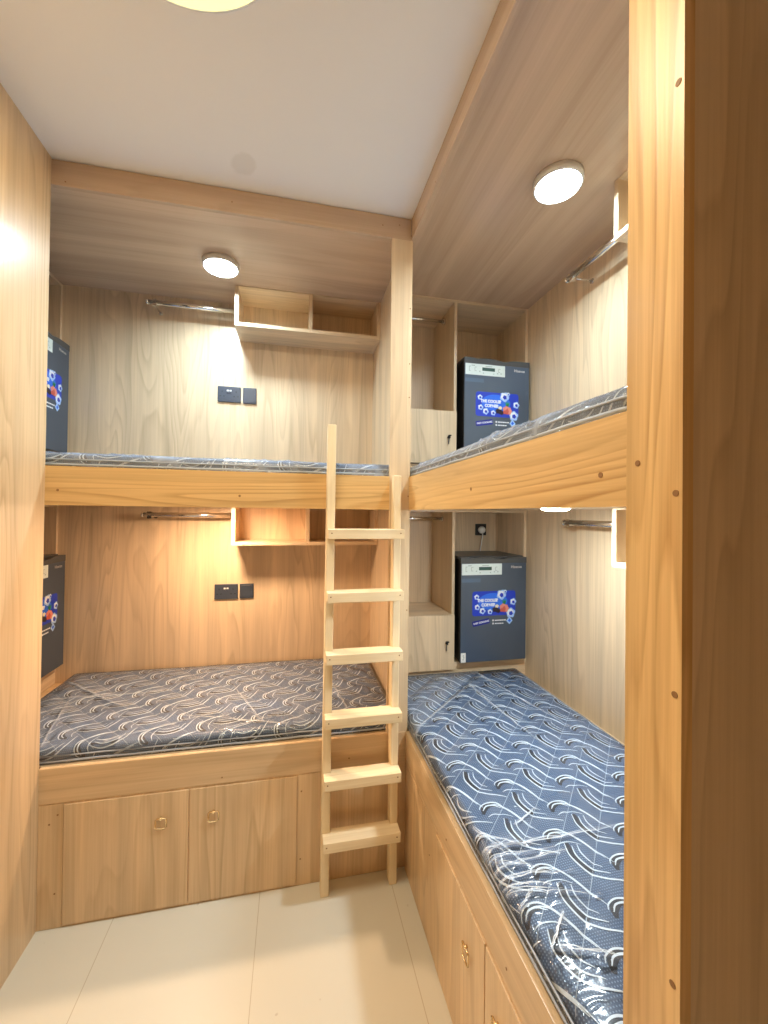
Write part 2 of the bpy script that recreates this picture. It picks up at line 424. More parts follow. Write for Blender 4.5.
# upper platforms
def platform(label, slab, board, bm_, sm, holes, ax):
    p = thing('bunk_platform', (board[0], board[2], board[4]), label, 'bunk', 'upper bunk platforms')
    obj('side_board', B(*board), bm_, p)
    obj('bed_slab', B(*slab), sm, p)
    for h in holes: cap(p, h, ax, .0045)
platform('honey oak side board and deck of the left upper bunk',
         (-1.186, .4568, YF + .016, YB, 1.475, 1.600), (XL, .383, YF, YF + .016, ZB0, ZB1), 'hon_x', 'oak_x',
         [(-.805, YF, 1.516), (-.201, YF, 1.508)], 'Y')
platform('honey oak side board and deck of the right upper bunk',
         (XF + .016, XR, YP1, YN - .001, 1.475, 1.600), (XF, XF + .016, YP1, YF - .001, ZB0, ZB1), 'hon_y', 'oak_y',
         [(XF, .54, 1.513), (XF, 1.007, 1.517)], 'X')

# lower bases with cupboard doors
def pull(door, p, ax):
    """small square brass ring pull hanging from a stud; p is the centre of the ring on the door face"""
    x, y, z = p; s = .0180
    if ax == 'Y': P = lambda a, b_, d: (x + a, y - d, z + b_)
    else: P = lambda a, b_, d: (x - d, y - a, z + b_)
    h = bmesh.new()
    c = .004
    ring = [(-s, s - c), (-s + c, s), (s - c, s), (s, s - c), (s, -s + c), (s - c, -s), (-s + c, -s), (-s, -s + c)]
    tube(h, [P(a, b_, .006) for a, b_ in ring], .0024, 8, closed=True)
    hd = obj('ring_pull', h, 'brass', door)
    k = bmesh.new()
    cyl(k, P(0, s, 0), P(0, s, .0095), .0038, 12)
    obj('stud', k, 'brass', hd)

lb = thing('bed_base', ((XL + .471) / 2, YF, 0), 'oak storage base with two cupboard doors under the left lower bunk', 'bed base')
obj('front_panel', B(XL, .471, YF, YF + .016, 0, ZBASE), 'tan_z', lb)
obj('top_rail', B(XL, XF - .001, YF - .0025, YF, .432, ZBASE - .001), 'tan_x', lb)
obj('deck', B(-1.186, .457, YF + .016, YB, .52, .5522), 'tan_x', lb)
for x0, x1, hx in ((-.765, -.3625, -.454), (-.3575, .028, -.275)):
    d = obj('door', B(x0, x1, YF - .006, YF, .010, .424, bev=.0012), 'tan_z', lb)
    pull(d, (hx, YF - .006, .318), 'Y')
obj('side_stile', B(.0325, .36, YF - .002, YF, .002, .4275), 'tan_z', lb)
obj('side_stile', B(XL + .001, -.7675, YF - .002, YF, .002, .4275), 'tan_z', lb)
for h in ((.045, YF - .002, .363), (.044, YF - .002, .102), (-.248, YF - .0025, .453), (-.81, YF - .002, .36), (-.785, YF - .002, .39), (-.79, YF - .002, .12), (.23, YF - .0025, .47)): cap(lb, h, 'Y', .003)

rb = thing('bed_base', (XF, (YP1 + YF) / 2, 0), 'oak storage base with cupboard doors under the right lower bunk', 'bed base')
obj('front_panel', B(XF, XF + .016, YP1, YF - .001, 0, ZBASE), 'tan_y', rb)
obj('top_rail', B(XF - .0025, XF, YP1, YF - .004, .432, ZBASE - .001), 'tan_y', rb)
obj('deck', B(XF + .016, XR, YP1, YN - .001, .52, .5522), 'tan_y', rb)
for y0, y1, hy in ((.8955, 1.23, .99), (YP1 + .01, .8905, .827)):
    d = obj('door', B(XF - .006, XF, y0, y1, .010, .424, bev=.0012), 'tan_z', rb)
    pull(d, (XF - .006, hy, .302), 'X')
obj('side_stile', B(XF - .002, XF, 1.233, YF - .008, .002, .4275), 'tan_z', rb)
for h in ((XF - .0025, 1.15, .47), (XF - .0025, .80, .47), (XF - .002, 1.30, .30)): cap(rb, h, 'X', .003)

# ------------------------------------------------------------------ cabinets at the bed ends (wardrobe bay + fridge bay)
def cabinet(ox, oy, z0, door_b, door_t, plat, top, label):
    W = XR - .471 - .0005; D = .328; t = .016
    c = thing('wardrobe_cabinet', (ox, oy, z0), label, 'cabinet', 'wardrobe and fridge cabinets at the bunk ends')
    X = lambda a: ox + a
    px = .370                                            # partition between the two bays
    obj('side_panel', B(X(0), X(t), oy, oy + D, z0, top), 'oak_z', c)
    obj('side_panel', B(X(W - t), X(W), oy, oy + D, plat, top), 'oak_z', c)
    obj('partition', B(X(px), X(px + t), oy, oy + D, door_b, top - .014), 'oak_z', c)
    obj('top_panel', B(X(t), X(W - t), oy, oy + D, top - .014, top), 'oak_x', c)
    obj('back_panel', B(X(t), X(W - t), oy + D - .006, oy + D, z0, top - .014), 'oak_z', c)
    obj('plinth', B(X(t), X(W), oy - .0, oy + .016, z0, door_b - .004), 'oak_x', c)
    obj('fridge_shelf', B(X(px + t), X(W), oy - .002, oy + D - .006, door_b - .004, plat), 'oak_x', c)
    obj('wardrobe_shelf', B(X(t), X(px), oy, oy + D - .006, door_t - .016, door_t), 'oak_x', c)
    d = obj('cupboard_door', B(X(.006), X(px + .012), oy - .016, oy - .001, door_b, door_t - .001, bev=.001), 'oak_z', c)
    k = bmesh.new()
    lx, lz = X(px - .032), (door_b + door_t) / 2 + .0
    cyl(k, (lx, oy - .016, lz), (lx, oy - .022, lz), .008, 16)
    lk = obj('lock', k, 'black', d)
    k = bmesh.new()
    box(k, lx - .001, lx + .001, oy - .036, oy - .022, lz - .008, lz + .010)
    box(k, lx - .007, lx - .003, oy - .030, oy - .027, lz - .040, lz - .004)
    box(k, lx - .008, lx + .008, oy - .034, oy - .028, lz + .004, lz + .010)
    obj('key', k, 'black', lk)
    r = bmesh.new(); zz = top - .052; yy = oy + .15
    cyl(r, (X(t), yy, zz), (X(px), yy, zz), .009, 14)
    rail = obj('hanging_rail', r, 'chrome', c)
    for a in (t, px - .006):
        r = bmesh.new(); cyl(r, (X(a), yy, zz), (X(a + .006), yy, zz), .018, 14)
        obj('rail_socket', r, 'chrome', rail)
    return c
ZL0, ZU0 = .4985, 1.557
cl = cabinet(.4713, YN, ZL0, .616, .907, .650, 1.4735, 'lower oak cabinet with wardrobe bay and fridge at the end of the right bunk')
cu = cabinet(.4713, YN, ZU0, 1.717, 2.003, 1.722, ZC - .001, 'upper oak cabinet with wardrobe bay and fridge at the end of the right bunk')
LY0 = 2.3795 - (XR - .471 - .0005)                        # left cabinets: the same, turned to face the aisle side
for c, z, lab in ((cl, ZL0, 'lower oak cabinet at the far left end of the left bunk behind the left wall'),
                  (cu, ZU0, 'upper oak cabinet at the far left end of the left bunk behind the left wall')):
    copy_tree(c, (XN, LY0, z), PI / 2, lab)

# ------------------------------------------------------------------ mini fridges
def text_bm(bm, s, size, P, mi, bold=0.0):
    """flat lettering: glyph outlines of the built-in font, placed by P(a, b) -> room point"""
    cu_ = bpy.data.curves.new('lettering', 'FONT'); cu_.body = s; cu_.size = size; cu_.align_x = 'LEFT'; cu_.offset = bold
    o = bpy.data.objects.new('lettering', cu_); COL.objects.link(o)
    bpy.context.view_layer.update()
    me = bpy.data.meshes.new_from_object(o.evaluated_get(bpy.context.evaluated_depsgraph_get()))
    bpy.data.objects.remove(o); bpy.data.curves.remove(cu_)
    vs = [bm.verts.new(P(v.co.x, v.co.y)) for v in me.vertices]
    for p in me.polygons:
        try:
            f = bm.faces.new([vs[i] for i in p.vertices]); f.material_index = mi
        except ValueError: pass
    w = max((v.co.x for v in me.vertices), default=0)
    bpy.data.meshes.remove(me)
    return w

def poly(bm, pts, P, mi):
    f = bm.faces.new([bm.verts.new(P(*p)) for p in pts]); f.material_index = mi

def rrect(x0, x1, y0, y1, r, n=5):
    out = []
    for cx, cy, a0 in ((x1 - r, y1 - r, 0), (x0 + r, y1 - r, 90), (x0 + r, y0 + r, 180), (x1 - r, y0 + r, 270)):
        for i in range(n + 1):
            a = math.radians(a0 + 90 * i / n); out.append((cx + r * math.cos(a), cy + r * math.sin(a)))
    return out

def fridge(ox, oy, z0, label):
    """ox, oy: left end of the cabinet front; door face stands 5 cm proud of it"""
    W, Hh = .384, .566
    x0 = ox + .401; x1 = x0 + W; yf = oy - .050
    f = thing('mini_fridge', (x0 + W / 2, oy, z0), label, 'fridge', 'mini fridges in the bunk cabinets')
    obj('casing', B(x0 + .004, x1 - .004, yf + .035, oy + .27, z0 + .012, z0 + Hh - .012, bev=.004), 'fridge_body', f)
    obj('foot', B(x0 + .03, x0 + .06, oy + .02, oy + .05, z0, z0 + .0125), 'black', f)
    obj('foot', B(x1 - .06, x1 - .03, oy + .02, oy + .05, z0, z0 + .0125), 'black', f)
    obj('worktop', B(x0, x1, yf + .030, oy + .272, z0 + Hh - .012, z0 + Hh + .004, bev=.004), 'fridge_top', f)
    # door: front skin over a dark door frame
    fr = obj('door', B(x0, x1, yf + .003, yf + .033, z0 + .008, z0 + Hh - .014, bev=.003), 'fridge_body', f)
    obj('door_skin', B(x0 + .0015, x1 - .0015, yf, yf + .006, z0 + .010, z0 + Hh - .030, bev=.0015), 'fridge_door', fr)
    # wavy top cap with a scooped grip
    g = bmesh.new(); n = 40; lo = []; hi = []
    for i in range(n + 1):
        u = i / n
        h = .030 - .010 * math.exp(-((u - .60) / .10) ** 2) - .004 * math.exp(-((u - .20) / .05) ** 2)
        lo.append((x0 + W * u, z0 + Hh - .0305)); hi.append((x0 + W * u, z0 + Hh - .0305 + h))
    for (a, b_) in ((yf - .001, 1), (yf + .024, 1)): pass
    rows = [[g.verts.new((x, y, z)) for x, z in lst] for y, lst in ((yf - .001, lo), (yf - .001, hi), (yf + .024, hi), (yf + .024, lo))]
    for a, b_ in zip(rows, rows[1:] + rows[:1]):
        for i in range(n): g.faces.new((a[i], a[i + 1], b_[i + 1], b_[i]))
    g.faces.new([r[0] for r in rows]); g.faces.new([r[-1] for r in rows][::-1])
    obj('grip_cap', g, 'fridge_top', fr)
    e = .0006
    def P(d):
        return lambda a, b_: (x0 + a, yf - d, z0 + b_)
    # control label
    lab = bmesh.new(); Q = P(e); Q2 = P(2 * e)
    poly(lab, [(.005, .473), (.236, .473), (.236, .533), (.005, .533)], Q, 0)
    poly(lab, [(.102, .498), (.176, .498), (.176, .516), (.102, .516)], Q2, 1)
    for cx, cy, w, h in ((.030, .490, .010, .026), (.062, .490, .012, .022), (.085, .478, .008, .006), (.105, .470, .006, .005), (.163, .470, .006, .005), (.195, .490, .012, .020), (.048, .508, .020, .003), (.135, .508, .040, .003), (.185, .474, .008, .006), (.205, .474, .008, .006)):
        cy += .015; cx *= 1.04
        poly(lab, [(cx - w / 2, cy - h / 2), (cx + w / 2, cy - h / 2), (cx + w / 2 - .002, cy - h / 2 + .002), (cx - w / 2 + .002, cy - h / 2 + .002)], Q2, 2)
        poly(lab, [(cx - w / 2, cy + h / 2 - .002), (cx + w / 2, cy + h / 2 - .002), (cx + w / 2, cy + h / 2), (cx - w / 2, cy + h / 2)], Q2, 2)
        poly(lab, [(cx - w / 2, cy - h / 2), (cx - w / 2 + .002, cy - h / 2), (cx - w / 2 + .002, cy + h / 2), (cx - w / 2, cy + h / 2)], Q2, 2)
    lo_ = obj('control_label', lab, ['fridge_label', 'label_dark', 'label_ink'], fr, fixn=False); lo_['label'] = 'pale control label with a dark display window'
    tp = bmesh.new(); poly(tp, [(.004, .434), (.112, .434), (.112, .455), (.004, .455)], Q, 0)
    obj('tape', tp, 'tape', fr, fixn=False)
    br = bmesh.new(); text_bm(br, 'Hisense', .030, lambda a, b_: (x0 + .290 + a * .68, yf - e, z0 + .507 + b_ * .68), 0, .0006)
    obj('brand_lettering', br, 'nickel_text', fr, fixn=False)
    # the blue sticker
    s = bmesh.new(); mats = ['stk_blue', 'stk_mid', 'stk_navy', 'stk_white', 'stk_ice', 'stk_red', 'stk_pink', 'stk_green', 'stk_dark', 'stk_cream']
    sx0, sx1, sy0, sy1 = .066, .318, .254, .385
    poly(s, rrect(sx0, sx1, sy0, sy1, .014), P(e), 0)
    poly(s, [(.185 + .085 * math.cos(t), .329 + .046 * math.sin(t)) for t in [2 * PI * i / 24 for i in range(24)]], P(1.6 * e), 1)
    text_bm(s, 'THE COOLER', .0250, lambda a, b_: (x0 + .094 + a * .80, yf - 3 * e, z0 + .329 + b_ * .86), 3, .0014)
    text_bm(s, 'CORNER', .0250, lambda a, b_: (x0 + .118 + a * .80, yf - 3 * e, z0 + .305 + b_ * .86), 3, .0014)
    def blob(cx, cy, r, mi, d, sq=1., k=7, ph=0.):
        poly(s, [(cx + r * (1 + .13 * math.sin(5 * t + ph)) * math.cos(t), cy + sq * r * (1 + .13 * math.sin(5 * t + ph)) * math.sin(t)) for t in [2 * PI * i / (3 * k) for i in range(3 * k)]], P(d * e), mi)
    def ice(cx, cy, r, ph):
        blob(cx, cy, r, 4, 2.4, 1, 6, ph); blob(cx - r * .1, cy + r * .1, r * .72, 3, 3.2, 1, 5, ph + 1); blob(cx + r * .05, cy - r * .1, r * .45, 0, 4.0, 1, 5, ph + 2)
    for q in [(u_, v_ + .013, w_, x_) for u_, v_, w_, x_ in ((.090, .342, .014, 0), (.094, .288, .015, 1), (.124, .268, .017, 2), (.168, .262, .014, .5), (.234, .352, .026, 2.4), (.304, .312, .018, 1.4), (.290, .252, .026, .2), (.256, .368, .010, 1))]: ice(*q)
    blob(.200, .286, .018, 8, 3, .8, 7, .4); blob(.216, .278, .014, 8, 3.4, .8, 7, 2)
    blob(.208, .304, .011, 9, 3.6, .8, 7, 1.1)
    blob(.246, .295, .021, 6, 3.8, 1.1, 7, .2); blob(.262, .290, .015, 6, 4.4, 1.3, 7, 1.6); blob(.250, .286, .009, 5, 4.6, 1.8, 7, .9); blob(.236, .282, .010, 5, 4.6, 1, 7, .9)
    for i in range(5):
        a = 1.0 + .28 * i
        poly(s, [(.246, .314), (.256, .314), (.251 + .032 * math.cos(a), .314 + .030 * math.sin(a))], P(4.8 * e), 7)
    # tilted tag below
    ca, sa = math.cos(.17), math.sin(.17)
    T = lambda a, b_: (.070 + a * ca - b_ * sa, .197 + a * sa + b_ * ca)
    poly(s, [T(*p) for p in rrect(0, .100, 0, .028, .006)], P(e), 2)
    text_bm(s, 'FAST COOLING', .0128, lambda a, b_: P(2 * e)(*T(.006 + a, .010 + b_)), 3, .0005)
    for cy in (.227, .210):
        poly(s, [(.183, cy - .004), (.191, cy - .004), (.191, cy + .005), (.183, cy + .005)], P(e), 3)
        xx = .197
        for w in (.012, .010, .014, .009, .012)[:5 if cy > .22 else 4]:
            poly(s, [(xx, cy - .003), (xx + w, cy - .003), (xx + w, cy + .003), (xx, cy + .003)], P(e), 3); xx += w + .002
    poly(s, [(.264, .222), (.283, .203), (.302, .222), (.283, .247)], P(1.5 * e), 4)
    poly(s, [(.274, .223), (.284, .214), (.293, .224), (.283, .235)], P(2.4 * e), 1)
    so = obj('sticker', s, mats, fr, fixn=False); so['label'] = 'blue rounded sticker lettered THE COOLER CORNER with fruit and ice'
    return f
FR = fridge(.4713, YN, .651, 'dark mini fridge with blue sticker in the lower right cabinet, white plug above it')
tg = bmesh.new()
copy_tree(FR, (FR.location.x + .008, FR.location.y, 1.723), None, 'grey mini fridge with blue sticker in the upper right cabinet, partly behind the mattress')
d0 = FR.location - Vector((.4713, YN, 0))
for z, lab in ((.651, 'black mini fridge half hidden behind the left wall beside the left lower bunk'),
               (1.723, 'black mini fridge half hidden behind the left wall beside the left upper bunk')):
    copy_tree(FR, (XN - d0.y, LY0 + d0.x, z), PI / 2, lab)
# a small white tag stuck low on one fridge only
door = [c for c in FR.children if c.name.startswith('door')][0]
poly(tg, [(0, 0), (.028, 0), (.028, .050), (0, .050)], lambda a, b_: (.4713 + .401 + .003 + a, YN - .0512, .651 + .012 + b_), 0)
for i, (a, b_) in enumerate(((.010, .012), (.013, .022), (.011, .032))):
    poly(tg, [(a, b_), (a + .005, b_), (a + .006, b_ + .006), (a + .001, b_ + .006)], lambda p, q: (.4713 + .401 + .003 + p, YN - .0516, .651 + .012 + q), 1)
obj('white_tag', tg, ['white', 'label_ink'], door, fixn=False)

# fridge sockets and plug
def fridge_socket(x, z, label):
    y = YN + .328 - .006
    s = thing('wall_socket', (x, y, z - .04), label, 'socket', 'black single sockets behind the fridges')
    obj('plate', B(x - .036, x + .036, y - .009, y, z - .036, z + .036, bev=.002), 'black', s)
    k = bmesh.new()
    for dx, dz, w, h in ((0, .012, .004, .010), (-.012, -.008, .009, .004), (.012, -.008, .009, .004)):
        box(k, x + dx - w / 2, x + dx + w / 2, y - .0094, y - .0085, z + dz - h / 2, z + dz + h / 2)
    obj('slots', k, 'anthracite_dark', s)
    return s
fridge_socket(1.163, 1.352, 'black single socket holding the white plug above the lower right fridge')
fridge_socket(1.150, 2.375, 'black single socket just above the upper right fridge')
ys = YN + .328 - .006 - .0096
pl = thing('power_plug', (1.163, ys, 1.352), 'white round plug with its cord hanging behind the lower right fridge', 'plug')
k = bmesh.new(); lathe(k, [(.021, 0), (.023, .006), (.022, .018), (.014, .024)], (1.163, ys, 1.350), 20, axis='Y')
for v in k.verts: v.co.y = 2 * ys - v.co.y
obj('plug_body', k, 'white', pl)
k = bmesh.new(); tube(k, [(1.163, ys - .016, 1.338), (1.162, ys - .024, 1.315), (1.156, ys - .024, 1.28), (1.150, ys - .022, 1.24), (1.149, ys - .016, 1.20), (1.15, ys - .012, 1.12)], .0038, 8)
obj('cord', k, 'white', pl)

# ------------------------------------------------------------------ open wall shelves
def shelf(ax, x0, x1, y0, y1, z0, z1, label):
    """open two-bay box; runs along X (front faces -Y) or along Y (front faces -X)"""
    t = .018
    s = thing('wall_shelf', ((x0 + x1) / 2, (y0 + y1) / 2, z0), label, 'shelf', 'open box shelves under the bunk ceilings')
    if ax == 'X':
        obj('side_panel', B(x0, x0 + t, y0, y1, z0, z1), 'oak_z', s)
        obj('side_panel', B(x1 - t, x1, y0, y1, z0, z1), 'oak_z', s)
        m = .067; obj('divider', B(m, m + t, y0, y1, z0 + t, z1 - .004), 'oak_z', s)
        obj('bottom_panel', B(x0 + t, x1 - t, y0, y1, z0, z0 + t), 'oak_x', s)
        obj('top_panel', B(x0 + t, x1 - t, y0, y1, z1 - .004, z1), 'oak_x', s)
        cap(s, ((x0 + x1) / 2, y0, z0 + .009), 'Y', .002)
    else:
        obj('side_panel', B(x0, x1, y1 - t, y1, z0, z1), 'oak_z', s)
        obj('side_panel', B(x0, x1, y0, y0 + t, z0, z1), 'oak_z', s)
        m = (y0 + y1) / 2; obj('divider', B(x0, x1, m, m + t, z0 + t, z1 - .004), 'oak_z', s)
        obj('bottom_panel', B(x0, x1, y0 + t, y1 - t, z0, z0 + t), 'oak_y', s)
        obj('top_panel', B(x0, x1, y0 + t, y1 - t, z1 - .004, z1), 'oak_y', s)
    return s
shelf('X', -.310, .4565, 2.174, YB, 2.407, ZC - .001, 'open two-bay oak shelf under the ceiling of the left upper bunk')
shelf('X', -.310, .4565, 2.174, YB, 1.274, 1.4745, 'open two-bay oak shelf under the ceiling of the left lower bunk behind the ladder')
shelf('Y', 1.079, XR, YP1, 1.197, 2.407, ZC - .001, 'open oak shelf under the ceiling of the right upper bunk beside the partition')
shelf('Y', 1.079, XR, YP1, 1.197, 1.274, 1.4745, 'open oak shelf under the ceiling of the right lower bunk beside the partition')

# ------------------------------------------------------------------ clothes rails
def rail(a, b_, wall, label):
    a, b_ = Vector(a), Vector(b_); d = (b_ - a).normalized()
    r = thing('clothes_rail', a, label, 'rail', 'chrome clothes rails beside the shelves')
    k = bmesh.new(); cyl(k, a, b_, .0125, 18); 
    bmesh.ops.scale(k, vec=(1, 1, 1), verts=k.verts)
    obj('tube', k, 'chrome', r)
    k = bmesh.new(); lathe(k, [(.0135, -.006), (.0145, 0), (.012, .005), (.006, .008)], (0, 0, 0), 18)
    rot = Vector((0, 0, 1)).rotation_difference(-d).to_matrix()
    for v in k.verts: v.co = rot @ v.co + a
    obj('end_cap', k, 'chrome', r)
    k = bmesh.new(); w = Vector(wall); p = a + d * .035
    cyl(k, p - Vector((0, 0, .010)), p - Vector((0, 0, .010)) + w, .004, 12)
    cyl(k, p + w * .94 - Vector((0, 0, .010)), p + w - Vector((0, 0, .010)), .011, 14)
    box(k, p.x - .010, p.x + .010, p.y - .010, p.y + .010, p.z - .020, p.z + .016)
    obj('bracket', k, 'chrome', r)
    return r
rail((-.755, 2.28, 2.527), (-.311, 2.28, 2.527), (0, .1, 0), 'chrome clothes rail left of the shelf in the left upper bunk')
rail((-.760, 2.28, 1.427), (-.311, 2.28, 1.427), (0, .1, 0), 'chrome clothes rail left of the shelf in the left lower bunk')
rail((1.185, 1.580, 2.500), (1.185, 1.198, 2.500), (.1, 0, 0), 'chrome clothes rail on the right wall of the right upper bunk')
rail((1.185, 1.590, 1.417), (1.185, 1.198, 1.417), (.1, 0, 0), 'chrome clothes rail on the right wall of the right lower bunk')

# ------------------------------------------------------------------ sockets on the back wall
def double_socket(x0, x1, z0, z1, label):
    y = YB; s = thing('double_socket', ((x0 + x1) / 2, y, z0), label, 'socket', 'anthracite double sockets on the back wall')
    obj('plate', B(x0, x1, y - .010, y, z0, z1, bev=.002), 'anthracite', s)
    w = x1 - x0; k = bmesh.new(); zc = (z0 + z1) / 2
    for cx in (x0 + w * .2, x1 - w * .2):
        for dx, dz, a, b_ in ((0, .014, .004, .009), (-.010, -.012, .008, .004), (.010, -.012, .008, .004)):
            box(k, cx + dx - a / 2, cx + dx + a / 2, y - .0104, y - .0095, zc + dz - b_ / 2, zc + dz + b_ / 2)
    obj('slots', k, 'anthracite_dark', s)
    for cx in (x0 + w * .44, x0 + w * .56):
        obj('rocker', B(cx - .006, cx + .006, y - .013, y - .0098, zc + .004, zc + .024, bev=.001), 'anthracite', s)
    k = bmesh.new()
    for cx in (x0 + w * .44, x0 + w * .56): box(k, cx - .005, cx + .005, y - .0136, y - .0129, zc + .015, zc + .023)
    obj('rocker_mark', k, 'white', s)
def blank_switch(x0, x1, z0, z1, label):
    y = YB; s = thing('light_switch', ((x0 + x1) / 2, y, z0), label, 'switch', 'anthracite light switches on the back wall')
    obj('plate', B(x0, x1, y - .010, y, z0, z1, bev=.002), 'anthracite', s)
    obj('rocker', B(x0 + .008, x1 - .008, y - .0125, y - .0095, z0 + .008, z1 - .008, bev=.001), 'anthracite', s)
double_socket(-.422, -.299, 2.059, 2.146, 'dark double socket on the back wall of the left upper bunk')
blank_switch(-.287, -.215, 2.057, 2.146, 'dark square switch plate on the back wall of the left upper bunk')
double_socket(-.422, -.299, .960, 1.043, 'dark double socket on the back wall of the left lower bunk')
blank_switch(-.289, -.215, .962, 1.043, 'dark square switch plate on the back wall of the left lower bunk')

# ------------------------------------------------------------------ mattresses under plastic film
MW, ML, MT = .738, 1.538, .048
RAD = .026
def surf(p, q, lift=0., puff=True):
    """point of the mattress skin: p across, q along; past the rim the skin runs down the side"""
    cx = min(max(p, RAD), MW - RAD); cy = min(max(q, RAD), ML - RAD)
    dx, dy = p - cx, q - cy; e = math.hypot(dx, dy)
    z = 0.; h = 0.; s = 1.
    if e > 1e-9:
        r = RAD + lift
        if e < RAD * PI / 2:
            a = e / RAD; h = r * math.sin(a); z = -RAD + r * math.cos(a)
        else:
            h = r; z = max(-MT, -RAD - (e - RAD * PI / 2))
        ux, uy = dx / e, dy / e
    else:
        ux = uy = 0.; z = lift
    if puff and e < 1e-9:
        u = (p - q) / .113 * PI; v = (p + q) / .17 * PI
        edge = min(1., min(p - RAD, MW - RAD - p, q - RAD, ML - RAD - q) / .05)
        z += edge * (.0045 * abs(math.sin(u)) ** .6 + .0025 * abs(math.sin(v)) + .006 * noise.noise((p * 3, q * 3, 7)))
    return Vector((cx + ux * h - MW / 2, cy + uy * h, z))

def stroke(bm, pts, w, mi, lift=.0012, taper=True):
    """a ribbon of thread along a smoothed path in skin coordinates"""
    # Catmull-Rom
    P = [Vector((a, b_, 0)) for a, b_ in pts]
    P = [P[0] * 2 - P[1]] + P + [P[-1] * 2 - P[-2]]
    path = []
    for i in range(1, len(P) - 2):
        for k in range(6):
            t = k / 6
            a, b_, c, d = P[i - 1], P[i], P[i + 1], P[i + 2]
            path.append(.5 * ((2 * b_) + (-a + c) * t + (2 * a - 5 * b_ + 4 * c - d) * t * t + (-a + 3 * b_ - 3 * c + d) * t ** 3))
    path.append(P[-2])
    n = len(path); prev = None
    D = RAD * PI / 2 + .045
    for i, c in enumerate(path):
        t = (path[min(i + 1, n - 1)] - path[max(i - 1, 0)]); t.normalize()
        s = Vector((-t.y, t.x, 0)); ww = w * (1 if not taper else (.35 + .65 * math.sin(PI * min(1, max(0, (i + .6) / n)))))
        inside = -.06 < c.x < MW + .06 and -.06 < c.y < ML + .06 and not ((c.x < 0 or c.x > MW) and (c.y < 0 or c.y > ML))
        if not inside: prev = None; continue
        a = bm.verts.new(surf(c.x + s.x * ww / 2, c.y + s.y * ww / 2, lift)); b_ = bm.verts.new(surf(c.x - s.x * ww / 2, c.y - s.y * ww / 2, lift))
        if prev:
            f = bm.faces.new((prev[0], a, b_, prev[1])); f.material_index = mi; f.smooth = True
        prev = (a, b_)

def mattress_bm():
    bm = bmesh.new(); uvl = bm.loops.layers.uv.new('UVMap')
    D = RAD * PI / 2 + (MT - RAD)
    def axis(L, step):
        xs = [-(RAD * PI / 2 - RAD) - (MT - RAD)]
        k = RAD * PI / 2
        xs += [RAD - k * (1 - i / 6) for i in range(6)]
        n = int((L - 2 * RAD) / step)
        xs += [RAD + (L - 2 * RAD) * i / n for i in range(n + 1)]
        xs += [L - RAD + k * (i + 1) / 6 for i in range(6)]
        xs.append(L - RAD + k + (MT - RAD))
        return xs
    xs, ys = axis(MW, .012), axis(ML, .012)
    grid = [[bm.verts.new(surf(p, q)) for q in ys] for p in xs]
    for i in range(len(xs) - 1):
        for j in range(len(ys) - 1):
            f = bm.faces.new((grid[i][j], grid[i + 1][j], grid[i + 1][j + 1], grid[i][j + 1])); f.smooth = True
            for l, (a, b_) in zip(f.loops, ((i, j), (i + 1, j), (i + 1, j + 1), (i, j + 1))): l[uvl].uv = (xs[a], ys[b_])
    # woven swirl pattern: arcs and hooks on a diagonal lattice
    arc = [(0, 0), (.010, .012), (.036, .021), (.064, .014), (.083, -.018), (.099, -.054), (.113, -.088)]
    arc2 = [(.008, -.006), (.024, .008), (.046, .010), (.066, .000)]
    arc3 = [(.074, .004), (.092, -.030), (.110, -.072), (.122, -.104)]
    hook = [(-.002, .012), (-.014, -.022), (-.012, -.050), (.000, -.078), (.026, -.100), (.058, -.112), (.080, -.119)]
    hook2 = [(.010, -.002), (.001, -.028), (.005, -.054), (.020, -.076), (.046, -.092)]
    hook3 = [(.026, .000), (.018, -.026), (.024, -.052), (.040, -.072)]
    low = [(.012, -.030), (.034, -.022), (.060, -.026), (.082, -.040)]
    A = (.0860, .0895); Bv = (.1130, -.1130)
    o0 = (.732 - .482, 1.043 - .4986)
    rnd = random.Random(2)
    for i in range(-16, 22):
        for j in range(-16, 18):
            ox = o0[0] + A[0] * i + Bv[0] * j; oy = o0[1] + A[1] * i + Bv[1] * j
            if not (-.2 < ox < MW + .1 and -.15 < oy < ML + .2): continue
            jx, jy = rnd.uniform(-.006, .006), rnd.uniform(-.006, .006)
            a = lambda pts: [(ox + jx + x, oy + jy + y) for x, y in pts]
            h = lambda pts: [(ox + jx + x - .065, oy + jy + y + .070) for x, y in pts]
            stroke(bm, a([(.004, -.018), (.014, .000), (.034, .012), (.056, .008)]), .019, 2, .0007)
            stroke(bm, h([(.004, .010), (-.006, -.018), (-.003, -.050), (.012, -.078)]), .020, 2, .0007)
            stroke(bm, a(arc), .0046, 1); stroke(bm, a([(x + .004, y - .009) for x, y in arc[1:6]]), .0034, 1); stroke(bm, a(arc2), .0044, 1); stroke(bm, a(arc3), .0036, 1)
            stroke(bm, h(hook), .0048, 1); stroke(bm, h(hook2), .0046, 1); stroke(bm, h(hook3), .0040, 1)
            stroke(bm, a(low), .0034, 1)
    # quilting seams along the diagonal
    for k in range(-18, 10):
        c = k * .113
        pts = []
        t = -.05
        while t < 2.4:
            p, q = t, t - c
            if -.05 < p < MW + .05 and -.05 < q < ML + .05: pts.append((p, q))
            t += .05
        if len(pts) > 2: stroke(bm, pts, .0017, 3, .0010, False)
    return bm

